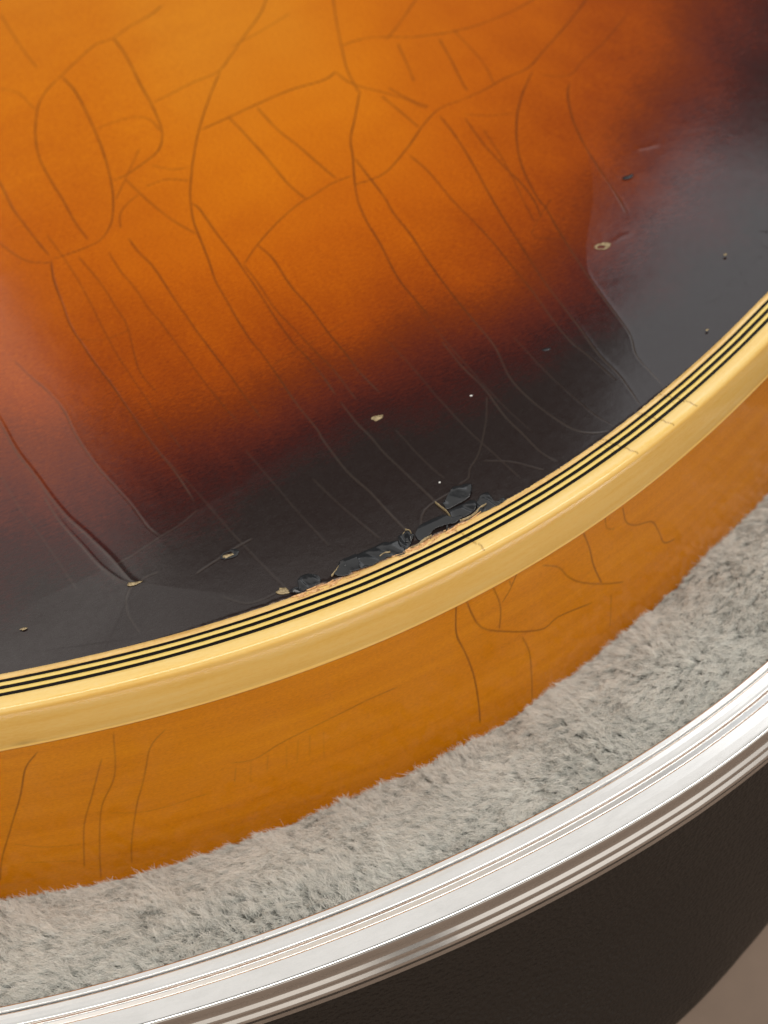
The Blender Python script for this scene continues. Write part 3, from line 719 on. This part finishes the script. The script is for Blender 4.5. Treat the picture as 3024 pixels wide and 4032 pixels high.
spec = {'a': (0.35, 0.35, 1.3), 'b': (0.42, 0.28, 0.9), 'c': (0.42, 0.22, 0.6), 'd': (0.50, 0.30, 1.0), 'e': (0.40, 0.12, 0.35), 'f': (0.60, 0.35, 0.7), 'g': (0.35, 0.30, 0.7), 'h': (0.25, 0.40, 1.2)}
for i, (kk, outl) in enumerate(FLAKES.items()):
    l, a, fq = spec[kk]
    flake('lifted_flake', outl, l, a, 40 + 7 * i, M_FLAKE, guitar, fq, hinge=True)

for i in range(5):
    s0 = rng.choice([rng.uniform(-9.5, -4), rng.uniform(-4, 4), rng.uniform(5, 15)])
    x0_, y0_ = EDGE.at(s0, rng.uniform(4.9, 6.1))
    n_ = rng.integers(5, 8); aa = np.sort(rng.uniform(0, 2 * math.pi, n_)); L_ = rng.uniform(0.35, 0.9); ro_t = rng.uniform(-0.4, 1.2)
    uu = L_ * np.cos(aa); vv_ = 0.5 * L_ * np.sin(aa)
    if len(set(np.round(aa, 1))) < 4: continue
    flake('lifted_flake', [(x0_ + p_ * math.cos(ro_t) - q_ * math.sin(ro_t), y0_ + p_ * math.sin(ro_t) + q_ * math.cos(ro_t)) for p_, q_ in zip(uu, vv_)],
          rng.uniform(0.15, 0.5), 0.25, 140 + i, M_FLAKE, guitar, 1.2, 0.11, hinge=True)

# pale chips where the lacquer broke down to bare wood
def leaf(cx, cy, L, Wd, rot, bend=0.15, n=14):
    t = np.linspace(0, 2 * math.pi, n, endpoint=False)
    u = L / 2 * np.cos(t); v = Wd / 2 * np.sin(t) * (1 - 0.35 * np.cos(t)) + bend * Wd * np.cos(t) ** 2
    j = 1 + (rng.random(n) - 0.5) * 0.35
    u *= j; v *= j
    return [(cx + a * math.cos(rot) - b * math.sin(rot), cy + a * math.sin(rot) + b * math.cos(rot)) for a, b in zip(u, v)]
def ring(name, cx, cy, L, Wd, rot, mat, parent, hgt=1.0, seed=1):
    n = 26; t = np.linspace(0, 2 * math.pi, n, endpoint=False)
    V = []; j = 1 + (rng.random(n) - 0.5) * 0.22
    for k_, (f_, z_) in enumerate(((1.0, 0.01), (0.9, 0.09 * hgt), (0.62, 0.07 * hgt), (0.5, 0.012))):
        sc = (1 - (1 - f_) * (1 + 0.6 * np.sin(t + seed))) * j
        u = L / 2 * np.cos(t) * sc; v = Wd / 2 * np.sin(t) * sc
        V.append(np.c_[cx + u * math.cos(rot) - v * math.sin(rot), cy + u * math.sin(rot) + v * math.cos(rot), np.full(n, z_) + rng.random(n) * 0.02])
    V = np.vstack(V); F = []
    for r_ in range(3):
        for i in range(n):
            a = r_ * n + i; b = r_ * n + (i + 1) % n
            F.append((a, b, b + n, a + n))
    return mesh_obj(name, V, F, mat, parent, True)
C = CHIPS
zt = lambda x, y: 0.0
ring('raised_chip_rim', C[0][0], C[0][1], 2.2, 1.5, R(12), M_CHIP, guitar, hgt=0.6, seed=1)
flake('lacquer_chip', leaf(C[1][0], C[1][1], 1.5, 0.85, R(15)), 0.10, 0.16, 81, M_CHIP, guitar, 2.5, 0.12)
flake('lacquer_chip', leaf(C[2][0] - 0.1, C[2][1] - 0.25, 1.7, 0.55, R(18)), 0.06, 0.10, 83, M_CHIP, guitar, 2.0, 0.12)
ring('raised_chip_rim', C[2][0], C[2][1], 2.2, 1.3, R(20), M_FLAKE, guitar, hgt=0.5, seed=2)
flake('lacquer_chip', leaf(C[3][0], C[3][1], 1.0, 1.3, R(75)), 0.12, 0.2, 85, M_CHIP, guitar, 2.5, 0.12)
flake('lacquer_chip', leaf(C[4][0], C[4][1], 1.2, 0.5, R(10)), 0.05, 0.10, 87, M_FLAKE, guitar, 2.5, 0.12)
flake('dust_speck', leaf(C[5][0], C[5][1], 0.30, 0.24, 0.3), 0.10, 0.05, 88, M_DUST, guitar, 2.5, 0.08)
flake('dust_speck', leaf(C[6][0], C[6][1], 0.26, 0.26, 0.3), 0.10, 0.05, 89, M_DUST, guitar, 2.5, 0.08)
flake('lacquer_chip', leaf(C[7][0], C[7][1], 0.8, 0.3, R(12)), 0.03, 0.03, 97, M_CHIP, guitar, 2.5, 0.12)
flake('lacquer_chip', leaf(C[8][0], C[8][1], 1.7, 0.8, R(25)), 0.06, 0.08, 91, M_FLAKE, guitar, 2.5, 0.14)
flake('lacquer_chip', leaf(C[9][0], C[9][1], 0.6, 0.35, R(25)), 0.03, 0.03, 92, M_CHIP, guitar, 2.5, 0.12)
flake('lacquer_chip', leaf(C[11][0], C[11][1], 0.5, 0.3, R(25)), 0.04, 0.05, 94, M_CHIP, guitar, 2.5, 0.10)
flake('lacquer_chip', leaf(C[12][0], C[12][1] - 0.2, 1.6, 0.5, R(5)), 0.06, 0.16, 95, M_CHIP, guitar, 2.5, 0.10)
# the pale curl of lacquer standing up in the middle of the damage
flake('lacquer_chip', [(1.35, 107.75), (1.75, 108.3), (2.2, 108.25), (2.45, 107.8), (2.1, 107.95), (1.75, 107.85)], 0.55, 0.1, 96, M_CHIP, guitar, 1.0, 0.10)

# torn wood fibres between the lacquer and the binding
for i in range(46):
    s0 = rng.choice([rng.uniform(-10, 15.5), rng.uniform(-8, -3), rng.uniform(5, 13)])
    L = rng.uniform(0.5, 1.7); w = rng.uniform(0.10, 0.26)
    inn = rng.uniform(4.25, 4.95)
    sa = np.linspace(s0 - L / 2, s0 + L / 2, 6)
    tilt = rng.uniform(-0.25, 0.25)
    rows = []
    for side_, zz_ in ((-1, 0.0), (-0.4, 0.10), (0.4, 0.12), (1, 0.0)):
        wid = w * np.sin(np.linspace(0.25, math.pi - 0.2, 6))
        x, y = EDGE.at(sa, 0)
        x, y = EDGE.at(sa, inn + side_ * wid / 2 + (sa - s0) * tilt)
        rows.append(np.c_[x, y, 0.005 + zz_ * (0.7 + 0.8 * rng.random()) + 0.04 * rng.random(6)])
    mesh_obj('wood_splinter', np.vstack(rows), grid_faces(4, 6), M_SPLINT, guitar, True)
# pale slivers along the torn edge
for line in SLIVERS:
    L = smooth_line(line, 0.15); n_ = len(L)
    d_ = np.gradient(L, axis=0); d_ /= np.linalg.norm(d_, axis=1)[:, None] + 1e-9
    nrm = np.c_[-d_[:, 1], d_[:, 0]]
    wd = 0.065 * np.sin(np.linspace(0.35, math.pi - 0.25, n_)) * (0.7 + 0.6 * rng.random(n_))
    rows = [np.c_[L + nrm * (wd * sd_)[:, None], 0.25 + zz_ + 0.08 * rng.random(n_)] for sd_, zz_ in ((-1, -0.2), (-0.5, 0.08), (0.5, 0.10), (1, -0.2))]
    mesh_obj('wood_splinter', np.vstack(rows), grid_faces(4, n_), M_CHIP, guitar, True)
adopt(guitar)
binding_children = [c for c in binding.children]

# ------------------------------------------------------------------ the case
case = thing('guitar_case', 'open black guitar case with grey plush lining and ribbed aluminium rim trim', 'guitar case', (0, 75, -70))
st = np.r_[np.linspace(-140, -60, 100, endpoint=False), np.linspace(-60, 75, 900), np.linspace(75, 160, 100)[1:]]
TZ = -22.0
pf = [(0.05, -3.0), (0.0, -0.25), (0.06, -0.06), (0.20, 0.0), (0.74, 0.0), (0.80, -0.06), (0.84, -0.34), (0.97, -0.36), (1.01, -0.08),
      (1.18, -0.02), (1.8, 0.02), (2.35, 0.0), (2.65, -0.06), (2.82, -0.20), (2.88, -0.42), (2.98, -0.45), (3.62, -0.378), (3.78, -0.37), (3.785, -0.05),
      (4.0, 0.02), (5.2, 0.03), (6.1, 0.0), (6.35, -0.05), (6.50, -0.14), (6.62, -0.30), (6.66, -0.55), (6.64, -0.95), (6.58, -1.25), (6.58, -1.45),
      (6.57, -1.58), (6.64, -1.70), (6.96, -2.00), (7.05, -2.14), (7.06, -2.24), (6.98, -2.42), (6.72, -2.66), (6.58, -2.82), (6.57, -2.92), (6.64, -3.04), (6.96, -3.34), (7.05, -3.48), (7.06, -3.60),
      (6.98, -3.82), (6.84, -4.2), (6.72, -4.95), (6.5, -5.05), (5.6, -5.05)]
k0 = [i for i, q in enumerate(pf) if q[1] < -0.5 and q[0] > 6.5][0]
pf = pf[:k0] + [(o_, -0.5 + (z_ + 0.5) * 1.40) for o_, z_ in pf[k0:]]
# dense rounding: insert midpoints so smooth shading keeps the edges tight
pr = []
for a, b in zip(pf[:-1], pf[1:]):
    pr.append(a)
    d_ = math.hypot(b[0] - a[0], b[1] - a[1])
    if d_ > 0.3:
        pr.append((a[0] + (b[0] - a[0]) * 0.06, a[1] + (b[1] - a[1]) * 0.06)); pr.append((a[0] + (b[0] - a[0]) * 0.94, a[1] + (b[1] - a[1]) * 0.94))
pr.append(pf[-1])
trim = sweep('rim_trim', RIM, st, [(o, TZ + z) for o, z in pr], M_ALU, case, None, flip=True)
# outer width varies a little from left to right
me = trim.data
co = np.empty(len(me.vertices) * 3, np.float32); me.vertices.foreach_get('co', co); co = co.reshape(-1, 3)
svt = np.tile(st, len(pr)); oo = np.repeat(np.array(pr)[:, 0], len(st))
sc_ = np.interp(svt, [-60, -30, 0, 30, 60], [-0.16, -0.10, -0.03, 0.0, -0.03])
t_ = np.interp(svt, RIM.s, RIM.t)
co[:, 0] += np.sin(t_) * oo * sc_ * U; co[:, 1] -= np.cos(t_) * oo * sc_ * U
me.vertices.foreach_set('co', co.ravel()); me.update()

# outer shell, slightly flared towards the left
rows = []
sh = np.linspace(-140, 160, 400)
bx0, by0 = RIM.at(sh)
widths = 6.62 * (1 + np.interp(sh, [-60, -30, 0, 30, 60], [-0.16, -0.10, -0.03, 0.0, -0.03]))
flare = np.interp(sh, [-20, 5, 20, 32, 39, 46, 60], [7.0, 6.0, 4.7, 3.0, 1.9, 1.0, 0.6])
for z, f_ in ((-27.6, -0.75), (-28.8, -0.7), (-30, -0.62), (-34, -0.45), (-42, -0.2), (-52, 0.35), (-60, 0.7), (-66, 0.95), (-69, 1.0), (-69.9, 0.97), (-69.95, 0.5)):
    off = widths + (f_ if f_ < 0 else flare * f_)
    if f_ < 0: off = widths + f_ + 0.12
    t_ = np.interp(sh, RIM.s, RIM.t)
    rows.append(np.c_[bx0 + np.sin(t_) * off, by0 - np.cos(t_) * off, np.full(len(sh), z)])
mesh_obj('case_shell', np.vstack(rows), grid_faces(len(rows), len(sh), True), M_TOLEX, case, True)

# dark patch added as the shadow in a recess low on the shell, right
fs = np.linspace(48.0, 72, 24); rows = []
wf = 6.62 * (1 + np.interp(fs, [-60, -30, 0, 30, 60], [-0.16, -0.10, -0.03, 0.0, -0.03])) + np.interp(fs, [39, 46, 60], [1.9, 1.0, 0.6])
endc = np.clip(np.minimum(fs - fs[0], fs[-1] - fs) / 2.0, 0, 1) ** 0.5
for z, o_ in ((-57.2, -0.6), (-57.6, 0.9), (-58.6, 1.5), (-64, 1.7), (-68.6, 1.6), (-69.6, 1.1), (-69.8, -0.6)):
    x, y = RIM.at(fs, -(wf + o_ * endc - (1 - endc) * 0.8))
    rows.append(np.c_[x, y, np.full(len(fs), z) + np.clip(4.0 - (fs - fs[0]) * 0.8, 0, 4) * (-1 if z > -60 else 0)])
M_SHADE, nt, nd, lk, P = new_mat('painted_shade')
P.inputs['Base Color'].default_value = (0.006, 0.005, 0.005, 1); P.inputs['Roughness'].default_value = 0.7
mesh_obj('shade_patch', np.vstack(rows), grid_faces(len(rows), len(fs), True), M_SHADE, case, True)

# plush lining: padded bed between the trim and the guitar
def bed(s, v):
    """v = 0 at the trim, 1 at the guitar side, beyond 1 under it"""
    x0, y0 = RIM.at(s, 0.05)
    x1, y1 = EDGE.at(s + 0.0, 0.2)
    zg = np.interp(s, [-50, -20, 0, 20, 50, 66], [-35.6, -34.2, -32.7, -32.2, -30.8, -31.4])
    zc = TZ - 2.6 + (zg - (TZ - 2.6)) * np.clip(v, 0, 1.4) ** 1.15
    bul = 1.5 * np.sin(np.clip(v, 0, 1) * math.pi) + 0.9 * (fnoise(s * 0.06, v * 1.4, 51, 2) - 0.5) * 2
    z = zc + bul * np.clip(v * 6, 0, 1)
    return x0 + (x1 - x0) * v, y0 + (y1 - y0) * v, z
sg = np.linspace(-120, 140, 260); vg = np.linspace(0, 1.3, 30)
S_, V_ = np.meshgrid(sg, vg)
bxx, byy, bzz = bed(S_.ravel(), V_.ravel())
mesh_obj('plush_backing', np.c_[bxx, byy, bzz - 0.15], grid_faces(30, 260, False), M_BACK, case, True)

NS = 260000
s_ = rng.uniform(-62, 82, NS); v_ = rng.uniform(0.0, 1.04, NS) ** 0.97
rx, ry, rz = bed(s_, v_)
t_ = np.interp(s_, RIM.s, RIM.t)
# tufts
NT = 7000
ts = rng.uniform(-63, 83, NT); tv = rng.uniform(-0.02, 1.05, NT)
tx, ty, tz_ = bed(ts, tv)
kd = kdtree.KDTree(NT)
for i in range(NT): kd.insert((tx[i], ty[i], 0), i)
kd.balance()
ci = np.array([kd.find((rx[i], ry[i], 0))[1] for i in range(NS)])
ax = np.stack([-np.cos(t_), -np.sin(t_), np.zeros(NS)], 1)               # towards the left end
inn = np.stack([-np.sin(t_), np.cos(t_), np.zeros(NS)], 1)
up = np.array([0, -0.25, 0.97])
fa = fnoise(tx * 0.10, ty * 0.10, 91, 2)[ci]; fb = fnoise(tx * 0.16 + 40, ty * 0.16, 95, 3)[ci]
rt1 = rng.random(NT)[ci]; rt2 = rng.random(NT)[ci]; rt3 = rng.random(NT)[ci]
lean = (fa - 0.42) * 2.4 + (rt1 - 0.5) * 0.8
cross = (fb - 0.45) * 2.2 + (rt2 - 0.5) * 0.7 + 0.15
cross = np.where(v_ < 0.12, np.abs(cross) * 0.8 + 0.3, cross)
D0 = up[None] * 0.88 + ax * (0.55 + lean * 0.7)[:, None] + inn * cross[:, None] * 0.75
D0 /= np.linalg.norm(D0, axis=1)[:, None]
Lh = rng.uniform(1.0, 1.9, NS) * (0.7 + 0.6 * rt3) * np.clip(0.55 + v_ * 4, 0.55, 1)
cxp = np.stack([tx[ci] - rx, ty[ci] - ry, np.zeros(NS)], 1)
K_ = 5
pts = np.zeros((NS, K_, 3), np.float32)
root = np.stack([rx, ry, rz], 1)
wig = rng.normal(0, 1, (NS, 3)); wig2 = rng.normal(0, 1, (NS, 3))
for k_ in range(K_):
    q = k_ / (K_ - 1)
    pts[:, k_] = root + D0 * (Lh * q)[:, None] + cxp * (0.68 * q ** 1.2) \
        + wig * (0.18 * q * q * Lh)[:, None] + wig2 * (0.13 * math.sin(q * 5)) + np.array([0, 0, -0.28]) * (q * q * Lh)[:, None]
hc = bpy.data.hair_curves.new('plush_pile')
hc.add_curves([K_] * NS)
hc.attributes['position'].data.foreach_set('vector', (pts * U).ravel())
ra = hc.attributes.get('radius') or hc.attributes.new('radius', 'FLOAT', 'POINT')
rad_ = np.tile(np.array([1, 0.95, 0.85, 0.7, 0.4]), NS).reshape(NS, K_) * rng.uniform(0.011, 0.024, NS)[:, None]
ra.data.foreach_set('value', (rad_ * U).astype(np.float32).ravel())
tf = hc.attributes.new('tuft', 'FLOAT', 'CURVE')
tf.data.foreach_set('value', (0.55 * rt2 + 0.45 * rt3).astype(np.float32))
hc.materials.append(M_PLUSH)
pile = bpy.data.objects.new('plush_pile', hc)
COL.objects.link(pile); pile.parent = case
pile['kind'] = 'stuff'
adopt(case)

# ------------------------------------------------------------------ surface below
fl_ = mesh_obj('floor', [(-900, -900, -70), (900, -900, -70), (900, 900, -70), (-900, 900, -70)], [(0, 1, 2, 3)], M_FLOOR, None, False)
fl_['kind'] = 'structure'
